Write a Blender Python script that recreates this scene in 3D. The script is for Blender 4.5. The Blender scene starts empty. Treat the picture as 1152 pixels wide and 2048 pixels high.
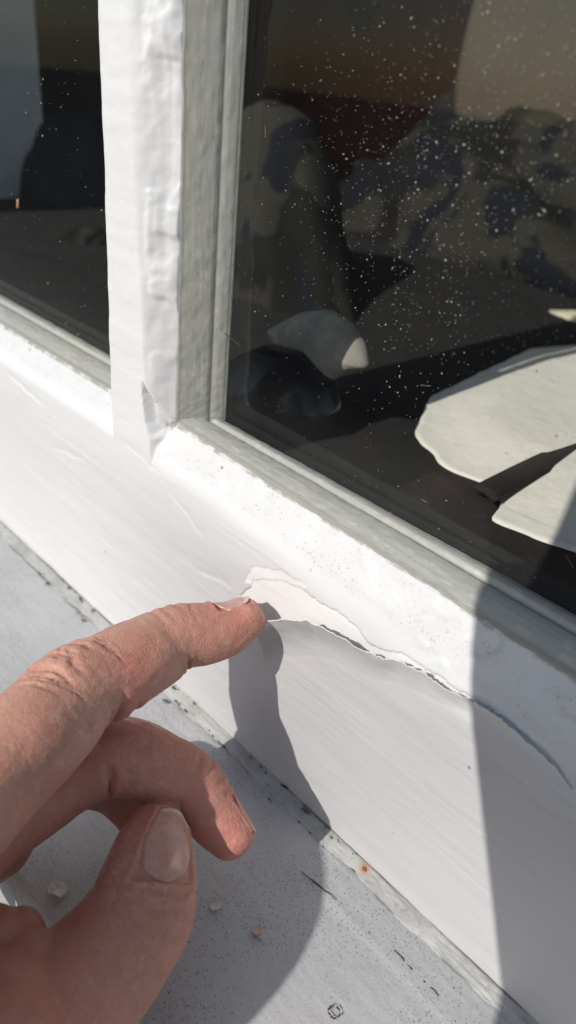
import bpy, bmesh, math, random
import numpy as np
from mathutils import Vector, Matrix

random.seed(7); RNG = np.random.default_rng(7)
SC = bpy.context.scene
COL = SC.collection

# ------------------------------------------------------------------ camera geometry (solved from the window's own lines)
FPX, IW, IH = 1422.575, 1152., 2048.
CX = np.array([0.7014, 0.4345, -0.5650]); CZ = np.array([0.0979, -0.8439, -0.5275])
CX /= np.linalg.norm(CX); CZ -= CX * (CZ @ CX); CZ /= np.linalg.norm(CZ); CYv = np.cross(CZ, CX)
ROT = np.array([CX, CYv, CZ])                       # world = ROT @ (right, down, forward)
Q = 0.7857                                          # survey units to metres
CAM = np.array([0.1971, -0.1400, 0.2367]) * Q

def ray(u, v): return ROT @ np.array([(u - IW / 2) / FPX, (v - IH / 2) / FPX, 1.])
def onY(u, v, y=0.): r = ray(u, v); return CAM + r * ((y - CAM[1]) / r[1])
def onZ(u, v, z=0.): r = ray(u, v); return CAM + r * ((z - CAM[2]) / r[2])
def at(u, v, d): return CAM + ray(u, v) * d * Q     # a joint measured by its pixel and its distance

cam_d = bpy.data.cameras.new('camera'); cam = bpy.data.objects.new('camera', cam_d); COL.objects.link(cam)
cam_d.sensor_fit = 'VERTICAL'; cam_d.sensor_height = 24.; cam_d.lens = FPX / IH * 24.
cam_d.clip_start = 0.01; cam_d.clip_end = 500
cam_d.dof.use_dof = True; cam_d.dof.focus_distance = 0.185; cam_d.dof.aperture_fstop = 8
R_, U_, F_ = ROT @ [1, 0, 0], ROT @ [0, -1, 0], ROT @ [0, 0, 1]
cam.matrix_world = Matrix(((R_[0], U_[0], -F_[0], CAM[0]), (R_[1], U_[1], -F_[1], CAM[1]), (R_[2], U_[2], -F_[2], CAM[2]), (0, 0, 0, 1)))
SC.camera = cam

# ------------------------------------------------------------------ sky and sun
SUN = np.array([0.06, 1.0, -0.76]); SUN /= np.linalg.norm(SUN)
world = bpy.data.worlds.new('World'); SC.world = world; world.use_nodes = True
nt = world.node_tree; bg = nt.nodes['Background']
sky = nt.nodes.new('ShaderNodeTexSky'); sky.sky_type = 'NISHITA'; sky.sun_disc = False
sky.sun_elevation = math.asin(-SUN[2]); sky.sun_rotation = math.atan2(-SUN[0], -SUN[1])
nt.links.new(sky.outputs[0], bg.inputs[0]); bg.inputs[1].default_value = 0.10
sl = bpy.data.lights.new('sun', 'SUN'); sl.energy = 3.55; sl.angle = math.radians(0.53); sl.color = (1, 0.965, 0.92)
so = bpy.data.objects.new('sun', sl); COL.objects.link(so); so.rotation_euler = Vector(SUN).to_track_quat('-Z', 'Y').to_euler()
so.location = (0, -3, 3)
SC.view_settings.view_transform = 'Standard'; SC.view_settings.look = 'None'; SC.view_settings.gamma = 1
SC.view_settings.exposure = 0.0; SC.view_settings.use_curve_mapping = False
SC.render.engine = 'CYCLES'
SC.cycles.max_bounces = 10; SC.cycles.transparent_max_bounces = 16; SC.cycles.use_denoising = True

# ------------------------------------------------------------------ helpers
def _hash(ix, iy, seed):
    h = (ix.astype(np.int64) * 374761393 + iy.astype(np.int64) * 668265263 + seed * 974634777) & 0xffffffff
    h = ((h ^ (h >> 13)) * 1274126177) & 0xffffffff
    h = (h ^ (h >> 16)) & 0xffffffff
    return h / 4294967295.0
def vnoise(x, y, seed=0):
    x = np.asarray(x, float); y = np.asarray(y, float)
    ix, iy = np.floor(x), np.floor(y); fx, fy = x - ix, y - iy
    fx = fx * fx * fx * (fx * (fx * 6 - 15) + 10); fy = fy * fy * fy * (fy * (fy * 6 - 15) + 10)
    a, b = _hash(ix, iy, seed), _hash(ix + 1, iy, seed); c, d = _hash(ix, iy + 1, seed), _hash(ix + 1, iy + 1, seed)
    return ((a + (b - a) * fx) * (1 - fy) + (c + (d - c) * fx) * fy) * 2 - 1
def fbm(x, y, seed=0, o=4):
    s = 0; a = 0.5
    for k in range(o): s = s + a * vnoise(x * 2 ** k, y * 2 ** k, seed + k * 17); a *= 0.5
    return s
def sstep(a, b, x): t = np.clip((np.asarray(x, float) - a) / (b - a), 0, 1); return t * t * (3 - 2 * t)
def interp(x, xs, ys): return np.interp(x, xs, ys)

def link(o, parent=None):
    COL.objects.link(o)
    if parent is not None: o.parent = parent
    return o
def mesh_obj(name, verts, faces, mat=None, parent=None, smooth=True):
    me = bpy.data.meshes.new(name)
    me.from_pydata([tuple(map(float, v)) for v in verts], [], [tuple(map(int, f)) for f in faces]); me.update()
    if smooth: me.polygons.foreach_set('use_smooth', [True] * len(me.polygons))
    if mat: me.materials.append(mat)
    return link(bpy.data.objects.new(name, me), parent)
def grid_faces(nr, nc, keep=None, wrap=False):
    i = np.arange(nr - 1)[:, None]; j = np.arange(nc if wrap else nc - 1)[None, :]
    j2 = (j + 1) % nc
    f = np.stack([i * nc + j, i * nc + j2, (i + 1) * nc + j2, (i + 1) * nc + j], -1)
    if keep is not None: f = f[keep]
    return f.reshape(-1, 4)
def fast_mesh(name, V, F, mat=None, parent=None, smooth=True, attrs=None):
    V = np.asarray(V, np.float32).reshape(-1, 3); F = np.asarray(F, np.int32)
    used = np.zeros(len(V), bool); used[F.ravel()] = True
    remap = np.cumsum(used) - 1; V2 = V[used]; F2 = remap[F]
    me = bpy.data.meshes.new(name); n, k = F2.shape
    me.vertices.add(len(V2)); me.vertices.foreach_set('co', V2.ravel())
    me.loops.add(n * k); me.loops.foreach_set('vertex_index', F2.ravel().astype(np.int32))
    me.polygons.add(n); me.polygons.foreach_set('loop_start', np.arange(0, n * k, k, dtype=np.int32))
    try: me.polygons.foreach_set('loop_total', np.full(n, k, np.int32))
    except Exception: pass
    me.update(calc_edges=True); me.validate()
    if smooth: me.polygons.foreach_set('use_smooth', np.ones(len(me.polygons), bool))
    for an, av in (attrs or {}).items():
        at_ = me.attributes.new(an, 'FLOAT', 'POINT'); at_.data.foreach_set('value', np.asarray(av, np.float32).ravel()[used])
    if mat: me.materials.append(mat)
    return link(bpy.data.objects.new(name, me), parent)
def box(name, a, b, mat, parent=None, bevel=0.0):
    bm = bmesh.new(); bmesh.ops.create_cube(bm, size=1)
    for v in bm.verts: v.co = Vector([a[k] + (b[k] - a[k]) * (v.co[k] + .5) for k in range(3)])
    if bevel: bmesh.ops.bevel(bm, geom=bm.edges[:], offset=bevel, segments=3, profile=.5, affect='EDGES')
    me = bpy.data.meshes.new(name); bm.to_mesh(me); bm.free(); me.materials.append(mat)
    if bevel: me.polygons.foreach_set('use_smooth', [True] * len(me.polygons))
    return link(bpy.data.objects.new(name, me), parent)
def empty(name, loc=(0, 0, 0)):
    o = bpy.data.objects.new(name, None); o.location = loc; o.empty_display_size = .02; return link(o)
def tag(o, label=None, cat=None, group=None, kind=None):
    if label: o['label'] = label
    if cat: o['category'] = cat
    if group: o['group'] = group
    if kind: o['kind'] = kind
    return o

# ------------------------------------------------------------------ materials
class NT:
    def __init__(s, name):
        s.m = bpy.data.materials.new(name); s.m.use_nodes = True; s.t = s.m.node_tree
        s.b = s.t.nodes['Principled BSDF']; s.out = s.t.nodes['Material Output']
    def n(s, ty, **kw):
        nd = s.t.nodes.new(ty)
        for k, v in kw.items(): setattr(nd, k, v)
        return nd
    def l(s, a, b): s.t.links.new(a, b)
    def coord(s, scale=(1, 1, 1)):
        c = s.n('ShaderNodeTexCoord'); mp = s.n('ShaderNodeMapping'); mp.inputs['Scale'].default_value = scale
        s.l(c.outputs['Object'], mp.inputs['Vector']); return mp.outputs[0]
    def noise(s, vec, sc, det=4, rough=.55, dist=0):
        n = s.n('ShaderNodeTexNoise'); s.l(vec, n.inputs['Vector']); n.inputs['Scale'].default_value = sc
        n.inputs['Detail'].default_value = det; n.inputs['Roughness'].default_value = rough; n.inputs['Distortion'].default_value = dist
        return n.outputs['Fac']
    def voro(s, vec, sc, feat='F1', rnd=1.0):
        n = s.n('ShaderNodeTexVoronoi', feature=feat); s.l(vec, n.inputs['Vector']); n.inputs['Scale'].default_value = sc
        n.inputs['Randomness'].default_value = rnd; return n
    def ramp(s, fac, a, b, va=0., vb=1.):
        n = s.n('ShaderNodeMapRange'); s.l(fac, n.inputs[0]); n.inputs[1].default_value = a; n.inputs[2].default_value = b
        n.inputs[3].default_value = va; n.inputs[4].default_value = vb; n.interpolation_type = 'SMOOTHSTEP'; return n.outputs[0]
    def math(s, op, a, b=None):
        n = s.n('ShaderNodeMath', operation=op)
        for i, x in enumerate((a, b)):
            if x is None: continue
            if isinstance(x, (int, float)): n.inputs[i].default_value = x
            else: s.l(x, n.inputs[i])
        return n.outputs[0]
    def mix(s, fac, a, b):
        n = s.n('ShaderNodeMix', data_type='RGBA')
        for sock, x in ((n.inputs[0], fac), (n.inputs[6], a), (n.inputs[7], b)):
            if isinstance(x, (int, float)): sock.default_value = x
            elif isinstance(x, tuple): sock.default_value = x + (1,)
            else: s.l(x, sock)
        return n.outputs[2]
    def attr(s, name): n = s.n('ShaderNodeAttribute', attribute_name=name); return n.outputs['Fac']
    def bump(s, h, strength=.3, dist=.001, prev=None):
        n = s.n('ShaderNodeBump'); n.inputs['Strength'].default_value = strength; n.inputs['Distance'].default_value = dist
        s.l(h, n.inputs['Height'])
        if prev is not None: s.l(prev, n.inputs['Normal'])
        return n.outputs[0]
    def fin(s, col=None, rough=None, normal=None, spec=None):
        if col is not None:
            if isinstance(col, tuple): s.b.inputs['Base Color'].default_value = col + (1,)
            else: s.l(col, s.b.inputs['Base Color'])
        if rough is not None:
            if isinstance(rough, (int, float)): s.b.inputs['Roughness'].default_value = rough
            else: s.l(rough, s.b.inputs['Roughness'])
        if normal is not None: s.l(normal, s.b.inputs['Normal'])
        if spec is not None: s.b.inputs['Specular IOR Level'].default_value = spec
        return s.m

def specks(m, vec, scale, size, keep, warp=.35):
    """irregular small dark grains: 0..1 mask"""
    v = m.voro(vec, scale)
    d = m.ramp(v.outputs['Distance'], size, size * .55)
    k = m.n('ShaderNodeSeparateColor'); m.l(v.outputs['Color'], k.inputs[0])
    on = m.math('GREATER_THAN', k.outputs[0], 1 - keep)
    sz = m.ramp(k.outputs[1], 0, 1, .25, 1.)
    return m.math('MULTIPLY', m.math('MULTIPLY', d, on), sz)

def mat_paint():
    m = NT('white_gloss_paint'); o = m.coord()
    strk = m.coord((60, 900, 900)); st = m.noise(strk, 1.0, 3)
    big = m.noise(o, 22, 4); fine = m.noise(o, 900, 3)
    col = m.mix(m.ramp(big, .35, .7), (.745, .745, .735), (.715, .72, .715))
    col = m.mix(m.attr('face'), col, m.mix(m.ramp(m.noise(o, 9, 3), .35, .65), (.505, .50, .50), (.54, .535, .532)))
    bev = m.attr('bevel'); prim = m.attr('primer'); drt = m.attr('grime')
    sp = m.math('ADD', specks(m, o, 1500, .36, .45), specks(m, o, 520, .22, .10))
    patch = m.ramp(m.noise(o, 130, 6, .7), .44, .66)
    col = m.mix(m.math('MULTIPLY', bev, .55), col, (.60, .60, .585))
    dm = m.math('MULTIPLY', m.math('MULTIPLY', sp, bev), m.ramp(patch, 0, 1, .25, .8))
    col = m.mix(m.math('MULTIPLY', m.math('MULTIPLY', patch, bev), .22), col, (.52, .525, .515))
    col = m.mix(dm, col, (.20, .19, .17))
    sp2 = specks(m, o, 150, .09, .22)
    col = m.mix(m.math('MULTIPLY', sp2, .8), col, (.16, .12, .09))
    pc = m.mix(m.ramp(m.noise(o, 120, 4), .4, .65), (.80, .735, .695), (.82, .785, .76))
    col = m.mix(prim, col, pc)
    col = m.mix(m.math('MULTIPLY', drt, m.ramp(m.noise(o, 260, 5, .65), .38, .6, .2, 1)), col, (.26, .245, .20))
    h = m.math('ADD', m.math('MULTIPLY', st, .5), m.math('MULTIPLY', fine, .35))
    nb = m.bump(h, .13, .0005)
    return m.fin(col, m.ramp(big, .3, .7, .28, .42), nb, .45)
def mat_seal():
    m = NT('grey_putty_seal'); o = m.coord()
    u = m.attr('across'); al = m.attr('along')
    cmb = m.n('ShaderNodeCombineXYZ'); m.l(m.math('MULTIPLY', u, 14), cmb.inputs[0]); m.l(m.math('MULTIPLY', al, 14), cmb.inputs[1])
    st = m.noise(cmb.outputs[0], 1.3, 5, .6); cr = m.noise(o, 240, 5, .65)
    col = m.mix(m.ramp(st, .34, .68), (.365, .37, .335), (.405, .405, .365))
    col = m.mix(m.ramp(m.noise(o, 45, 3), .4, .65, 0, .5), col, (.42, .41, .33))
    wh = m.math('MULTIPLY', m.ramp(cr, .50, .64), m.ramp(m.noise(cmb.outputs[0], .8, 2), .46, .60))
    col = m.mix(m.math('MULTIPLY', wh, .35), col, (.68, .67, .62))
    col = m.mix(m.attr('grime'), col, (.09, .09, .08))
    col = m.mix(m.math('MULTIPLY', specks(m, o, 700, .3, .22), .25), col, (.09, .085, .07))
    nb = m.bump(m.math('ADD', st, m.math('MULTIPLY', cr, .6)), .08, .0004)
    return m.fin(col, .42, nb, .45)
def mat_sill():
    m = NT('weathered_sill_paint'); o = m.coord()
    big = m.noise(o, 14, 5, .6); mid = m.noise(o, 60, 5, .6)
    col = m.mix(m.ramp(big, .36, .66), (.47, .466, .465), (.405, .405, .41))
    col = m.mix(m.ramp(mid, .5, .72, 0, .45), col, (.37, .36, .35))
    sp = m.math('ADD', specks(m, o, 1700, .38, .45), m.math('ADD', specks(m, m.coord((900, 2400, 900)), 1, .36, .35), specks(m, o, 420, .14, .07)))
    col = m.mix(m.math('MULTIPLY', sp, m.ramp(m.noise(o, 30, 3), .38, .6, .30, .9)), col, (.11, .095, .08))
    st = m.coord((55, 420, 420)); scr = m.ramp(m.noise(st, 1.0, 4, .7), .60, .70)
    col = m.mix(m.math('MULTIPLY', scr, .22), col, (.30, .29, .28))
    col = m.mix(m.math('MULTIPLY', m.attr('grime'), m.ramp(m.noise(o, 220, 5, .65), .36, .6, .15, 1)), col, (.17, .155, .13))
    nb = m.bump(m.math('ADD', m.noise(o, 500, 4), m.math('MULTIPLY', mid, 1.4)), .28, .0008)
    return m.fin(col, m.ramp(mid, .3, .7, .42, .62), nb, .4)
def mat_bead():
    m = NT('grey_sealant'); o = m.coord()
    a = m.noise(o, 90, 5, .6); b = m.noise(o, 420, 4, .6)
    col = m.mix(m.ramp(a, .36, .64), (.33, .33, .31), (.42, .42, .395))
    col = m.mix(m.ramp(b, .56, .72, 0, .4), col, (.18, .17, .15))
    col = m.mix(m.attr('grime'), col, (.075, .07, .06))
    col = m.mix(m.attr('rust'), col, (.36, .13, .04))
    return m.fin(col, .55, m.bump(m.math('ADD', a, b), .5, .0008), .35)
def mat_glass():
    m = NT('dusty_window_glass'); t = m.t; t.nodes.remove(m.b); o = m.coord()
    lw = m.n('ShaderNodeLayerWeight'); lw.inputs['Blend'].default_value = .5
    fr = m.math('ADD', m.math('MULTIPLY', m.math('POWER', lw.outputs['Facing'], 5.0), .9), .035)
    tr = m.n('ShaderNodeBsdfTransparent'); tr.inputs[0].default_value = (.93, .95, .94, 1)
    gl = m.n('ShaderNodeBsdfGlossy'); gl.inputs['Roughness'].default_value = .01
    di = m.n('ShaderNodeBsdfDiffuse'); di.inputs[0].default_value = (.66, .68, .66, 1)
    mx = m.n('ShaderNodeMixShader'); m.l(fr, mx.inputs[0]); m.l(tr.outputs[0], mx.inputs[1]); m.l(gl.outputs[0], mx.inputs[2])
    film = m.math('ADD', m.ramp(m.noise(o, 12, 4, .6), .35, .7, .0008, .004), m.math('MULTIPLY', m.attr('grime'), .022))
    film = m.math('ADD', film, m.math('MULTIPLY', m.ramp(m.noise(m.coord((150, 1, 900)), 1.0, 3, .6), .60, .72), .004))
    m2 = m.n('ShaderNodeMixShader'); m.l(film, m2.inputs[0]); m.l(mx.outputs[0], m2.inputs[1]); m.l(di.outputs[0], m2.inputs[2])
    m.l(m2.outputs[0], m.out.inputs['Surface']); return m.m
def mat_plain(name, c, rough=.6, c2=None, sc=30, bs=.3, bd=.001, spec=.3):
    m = NT(name); o = m.coord(); n = m.noise(o, sc, 5, .6)
    col = m.mix(m.ramp(n, .35, .68), c, c2 or tuple(x * .75 for x in c))
    return m.fin(col, rough, m.bump(m.noise(o, sc * 5, 4), bs, bd), spec)
def mat_wood():
    m = NT('red_brown_wood'); g = m.noise(m.coord((60, 60, 6)), 1.0, 5, .6, 1.0)
    col = m.mix(m.ramp(g, .3, .7), (.10, .016, .007), (.17, .032, .013))
    return m.fin(col, .38, m.bump(g, .1, .001), .4)
def mat_camo(nm='mottled_green_fabric', s1=11, s2=17):
    m = NT(nm); o = m.coord()
    a = m.noise(o, s1, 3, .5, .6); b = m.noise(o, s2, 3, .5, .8)
    col = m.mix(m.ramp(a, .47, .53), (.011, .010, .009), (.030, .027, .021))
    col = m.mix(m.ramp(b, .54, .58), col, (.008, .009, .012))
    return m.fin(col, .85, m.bump(m.noise(o, 500, 2), .3, .001), .1)
def mat_skin():
    m = NT('skin'); o = m.coord()
    red = m.attr('red'); dry = m.attr('dry'); crease = m.attr('crease')
    a = m.noise(o, 70, 5, .6); b = m.noise(o, 330, 4, .6)
    col = m.mix(m.ramp(a, .35, .66), (.575, .305, .225), (.51, .245, .18))
    col = m.mix(red, col, (.57, .215, .17))
    col = m.mix(m.ramp(b, .52, .70, 0, .38), col, (.63, .41, .33))
    col = m.mix(m.math('MULTIPLY', m.ramp(m.noise(o, 120, 4, .6), .56, .70), .35), col, (.36, .165, .11))
    col = m.mix(m.math('MULTIPLY', m.math('MULTIPLY', dry, .55), m.ramp(m.noise(o, 900, 6, .7), .46, .72)), col, (.74, .62, .54))
    col = m.mix(m.math('MULTIPLY', crease, .32), col, (.30, .10, .06))
    v = m.voro(m.coord((1, 1, 1)), 1500, 'DISTANCE_TO_EDGE').outputs['Distance']
    v2 = m.voro(m.coord((1, 1, 1)), 620, 'DISTANCE_TO_EDGE').outputs['Distance']
    col = m.mix(m.ramp(v2, 0, .10, .22, 0), col, (.40, .20, .145))
    h = m.math('ADD', m.math('MULTIPLY', m.ramp(v, 0, .18), .35), m.math('ADD', m.math('MULTIPLY', m.ramp(v2, 0, .15), .5), m.math('MULTIPLY', b, 1.0)))
    nb = m.bump(h, .42, .0003)
    m.b.inputs['Subsurface Weight'].default_value = .25
    m.b.inputs['Subsurface Radius'].default_value = (1.0, .35, .2); m.b.inputs['Subsurface Scale'].default_value = .0022
    return m.fin(col, m.ramp(b, .3, .7, .40, .56), nb, .42)
def mat_nail():
    m = NT('fingernail'); o = m.coord((700, 700, 90)); n = m.noise(o, 1.0, 3)
    e = m.attr('edge')
    col = m.mix(m.ramp(n, .3, .7), (.56, .325, .275), (.50, .275, .235)); col = m.mix(e, col, (.70, .58, .47))
    m.b.inputs['Subsurface Weight'].default_value = .15; m.b.inputs['Subsurface Radius'].default_value = (1, .4, .25); m.b.inputs['Subsurface Scale'].default_value = .0015
    return m.fin(col, .30, m.bump(n, .12, .0003), .5)
PAINT = mat_paint(); SEAL = mat_seal(); SILL = mat_sill(); BEAD = mat_bead(); GLASS = mat_glass()
SKIN = mat_skin(); NAIL = mat_nail(); WOOD = mat_wood(); CAMO = mat_camo()
DUST = mat_plain('pale_dust', (.46, .45, .43), .8, (.22, .22, .215), 1500)
DARK = mat_plain('dark_grime', (.05, .045, .04), .8)
FIBRE = mat_plain('dark_fibre', (.05, .04, .035), .6)
CHIP = mat_plain('paint_chip_white', (.62, .60, .57), .6); CHIPP = mat_plain('paint_chip_pink', (.55, .38, .32), .7)
RUST = mat_plain('rust', (.36, .11, .03), .8, (.22, .06, .02), 300)
HUSK = mat_plain('tan_husk', (.55, .33, .20), .7)

# ------------------------------------------------------------------ ground, outside wall
ground_m = mat_plain('dark_paving', (.05, .047, .044), .85, (.038, .036, .034), 3, .5, .01)
g = box('ground', (-40, -40, -1.25), (40, 40, -1.05), ground_m); tag(g, kind='structure')
render_m = mat_plain('painted_render', (.60, .585, .56), .8, (.52, .51, .48), 8, .5, .004)
YG = 0.025 * Q; YC = 0.010 * Q                      # glass front, gasket front
wall = empty('house_wall', (0, .05, -1.05)); tag(wall, 'pale rendered house wall around the white window', 'wall', kind='thing')
def wpart(n, a, b): 
    o = box(n, a, b, render_m, wall); o.matrix_parent_inverse = Matrix.Translation((0, -.05, 1.05)); return o
wpart('lower_wall', (-2.5, .012, -1.05), (2.5, .20, -.034)); wpart('left_wall', (-2.5, .012, -.033), (-.42, .20, 1.6))
wpart('right_wall', (.62, .012, -.033), (2.5, .20, 1.6)); wpart('upper_wall', (-.419, .012, .82), (.619, .20, 1.6))

# ------------------------------------------------------------------ painted joinery as one height field Y(x, z)
def zgk(x):                                         # lower edge of the gasket
    return np.where(np.asarray(x) > -.01, (.1209 - .030 * (np.asarray(x) / Q - .004)) * Q, .1185 * Q)
def ridge(z): return interp(np.asarray(z) / Q, [.10, .1147, .1409, .2035, .2482, .9], [.0005, -.0005, -.0037, -.0080, -.0097, -.0097]) * Q
XL, XE = -.0250 * Q, .0040 * Q
def poly_mask(px, pz, poly):
    ins = np.zeros(px.shape, bool); n = len(poly)
    for k in range(n):
        x1, z1 = poly[k]; x2, z2 = poly[(k + 1) % n]
        c = ((z1 > pz) != (z2 > pz)) & (px < (x2 - x1) * (pz - z1) / (z2 - z1 + 1e-12) + x1); ins ^= c
    return ins
up_px = [(478, 1190), (500, 1176), (504, 1162), (532, 1158), (556, 1160), (596, 1174), (632, 1200), (680, 1228), (712, 1256), (736, 1284), (763, 1300), (799, 1308), (839, 1336), (871, 1356), (900, 1376), (940, 1400), (1000, 1440), (1060, 1486), (1110, 1532), (1142, 1578)]
film_px = [(488, 1165), (492, 1152), (508, 1132), (532, 1136), (560, 1140), (580, 1152), (600, 1160), (616, 1172), (600, 1178), (560, 1166), (530, 1164), (508, 1170)]
lo_px = [(470, 1300), (504, 1264), (532, 1244), (572, 1237), (616, 1240), (648, 1252), (680, 1270), (712, 1292), (740, 1308), (760, 1316), (787, 1320), (815, 1338), (843, 1352), (871, 1372), (900, 1390), (940, 1408), (1000, 1450), (1060, 1495), (1110, 1540), (1142, 1580)]
def toxz(pts): return [(p[0], p[2]) for p in (onY(u, v, 0.0) for u, v in pts)]
patch_poly = toxz(up_px) + [(x + .0003, z - .004 * max(.06, 1 - i_ / 13.)) for i_, (x, z) in reversed(list(enumerate(toxz(lo_px)[1:])))]
film_poly = toxz(film_px)
def ramp_round(t, r=.18):                           # 0 below 0, linear above, rounded at the start
    return np.where(t < -r, 0, np.where(t > r, t, (t + r) ** 2 / (4 * r)))
def over(t): return np.where(t > 1, 1 + (t - 1) * 9, t)   # past the gasket line the timber turns back into the rebate
def field(x, z, patch=True):
    x, z = np.asarray(x, float), np.asarray(z, float)
    wob = fbm(x * 60, z * 60, 5, 3)
    zb = Q * interp(x / Q, [-.3, -.12, -.02, .03, .08, .13, .3], [.1085, .1085, .1085, .1075, .1035, .0975, .095]) + .0005 * wob + .0008 * fbm(x * 25, x * 0 + 1.5, 21, 2); zg = zgk(x) + .0003 * fbm(x * 160, x * 0, 3, 3)
    rail = YC * over(ramp_round((z - zb) / (zg - zb), .42))
    # mullion: flat front, chamfers to either side
    rx = ridge(z) + .0005 * fbm(z * 70, z * 0 + 2, 9, 3)
    mr = YC * over(ramp_round((x - rx) / (XE - rx), .15))
    ml = YC * ramp_round((XL + .0004 * fbm(z * 80, z * 0 + 8, 6, 3) - x) / .0035, .10)
    mull = np.maximum(mr, ml)
    k = 1e-6 + .0012 * sstep(0, .0020, np.minimum(rail, mull)); h = np.clip(.5 + .5 * (rail - mull) / k, 0, 1)
    y = rail * (1 - h) + mull * h - k * h * (1 - h)
    face = 1 - sstep(.0002, .0012, y); bev = sstep(.0008, .0024, rail) * sstep(.001, .003, mull)
    chf = sstep(.0006, .0020, mr) * sstep(.0005, .003, rail) * (1 - sstep(YC * 1.02, YC * 1.15, mull))
    # relief: brush streaks along the rail, lumps and runs on the mullion, chips
    st = fbm(x * 34 + 30 + 2 * fbm(x * 20, z * 90, 39, 2), z * 560, 40, 4) * .00009 * (z < .1 * Q) * (.4 + sstep(-.2, .3, fbm(x * 26, z * 70, 38, 3))) + .00022 * fbm(x * 40, z * 170, 44, 3)
    lump = .00045 * fbm(x * 150, z * 55, 50, 3) + .00045 * fbm(x * 210, z * 110, 57, 3) * sstep(-.1, .4, fbm(x * 45, z * 30, 60, 2)) + .00022 * fbm(x * 520, z * 30, 58, 2)
    inm = sstep(XL - .003, XL + .001, x) * sstep(.104 * Q, .125 * Q, z)
    y = y - st - inm * lump * (0.22 + 1.6 * chf) - inm * (.00005 * fbm(x * 700, z * 520, 65, 2) + .0003 * chf * np.maximum(0, fbm(x * 260, z * 200, 67, 3) - .25))
    y = y + .00018 * bev * fbm(x * 330, z * 330, 71, 3) - .0006 * bev * sstep(.25, .5, fbm(x * 90 + 4, z * 90, 73, 3))
    # sagged paint edges on the left part of the board
    for (u0, v0, u1, v1, a) in [(10, 745, 95, 820, .0009), (100, 895, 175, 925, .0006), (330, 975, 420, 1095, .0006), (240, 880, 330, 960, .0005), (390, 1140, 470, 1180, .0009), (430, 985, 520, 1030, .0007), (60, 700, 225, 815, .0007)]:
        p, q = onY(u0, v0), onY(u1, v1); dx, dz = q[0] - p[0], q[2] - p[2]; L = math.hypot(dx, dz)
        s = ((x - p[0]) * dx + (z - p[2]) * dz) / L; d = (-(x - p[0]) * dz + (z - p[2]) * dx) / L + .0008 * fbm(s * 260, s * 0, 91, 3)
        y = y + a * .42 * np.exp(-(np.clip(d, 0, 9) / .0024) ** 2) * sstep(-.0004, .0005, d) * sstep(0, .25 * L, s) * (1 - sstep(.75 * L, L, s))
    # the knocked hollow at the foot of the mullion
    p, q = onY(291, 760, .0012), onY(316, 872, .0022); dx, dz = q[0] - p[0], q[2] - p[2]; L = math.hypot(dx, dz)
    s = ((x - p[0]) * dx + (z - p[2]) * dz) / L; d = (-(x - p[0]) * dz + (z - p[2]) * dx) / L
    wd = interp(s / L, [0, .2, .75, 1.0], [.0003, .0008, .0019, .0012])
    y = y + .0034 * np.exp(-(d / wd) ** 6) * sstep(-.02 * L, .25 * L, s) * (1 - sstep(.9 * L, 1.05 * L, s))
    # flaked patch
    jx, jz = x + .0006 * fbm(x * 420, z * 420, 101, 3), z + .0006 * fbm(x * 420, z * 420, 105, 3)
    pm = poly_mask(jx, jz, patch_poly) & patch; fm = poly_mask(jx, jz, film_poly) & ~pm & patch
    y = y + .00045 * pm + .00020 * fm
    prim = pm * (.38 - .20 * sstep(.072, .10, x)) + fm * .22
    gr = .0 * x
    gr = gr + sstep(.0035, .0, z) * .7 * sstep(-.2, .4, fbm(x * 60, z * 40, 120, 3))
    gr = gr + .8 * (np.abs(z - (zg - .0004)) < .0007) * bev
    global FACE; FACE = (1 - sstep(.0000, .0050, rail)) * (1 - sstep(.075 * Q, .118 * Q, z)) * (.35 + .65 * sstep(-.05, .05, x)) * (1 - .8 * (pm | fm))  # greyer board coat; its leftward fade paints in the brighter gloss reflection
    return y, np.clip(bev, 0, 1), prim, gr

window = empty('window', (0, 0, .05)); tag(window, 'white painted timber window with flaking bottom rail and dusty panes', 'window', kind='thing')
WINV = Matrix.Translation((0, 0, -.05))
def wp(o): o.parent = window; o.matrix_parent_inverse = WINV; return o
xs = np.r_[np.linspace(-.42, -.165, 60)[:-1], np.linspace(-.165, .185, 880), np.linspace(.185, .62, 100)[1:]]
zs = np.linspace(-.004, .27 * Q, 500)
Xg, Zg = np.meshgrid(xs, zs); Yg, bev, prim, gr = field(Xg, Zg); face_ = FACE
gy_z, gy_x = np.gradient(Yg, zs, xs)
NRM = np.stack([gy_x, -np.ones_like(Yg), gy_z], -1); NRM /= np.linalg.norm(NRM, axis=-1, keepdims=True)
cut = .1235 * Q
cellx, cellz = .5 * (Xg[:-1, :-1] + Xg[1:, 1:]), .5 * (Zg[:-1, :-1] + Zg[1:, 1:])
keep = (Yg[:-1, :-1] < YC * 1.3) | (Yg[1:, 1:] < YC * 1.3)
inm = (cellx > XL - .006) & (cellx < XE + .003) & (cellz > cut)
def painted(name, k):
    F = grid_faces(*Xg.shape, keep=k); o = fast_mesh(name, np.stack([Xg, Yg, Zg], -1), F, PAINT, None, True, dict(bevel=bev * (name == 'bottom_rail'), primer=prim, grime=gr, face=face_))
    u = np.zeros(Xg.size, bool); u[F.ravel()] = True
    o.data.normals_split_custom_set_from_vertices(NRM.reshape(-1, 3)[u].tolist()); return wp(o)
rail = painted('bottom_rail', keep & ~inm); mul = painted('mullion', keep & inm)
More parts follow.
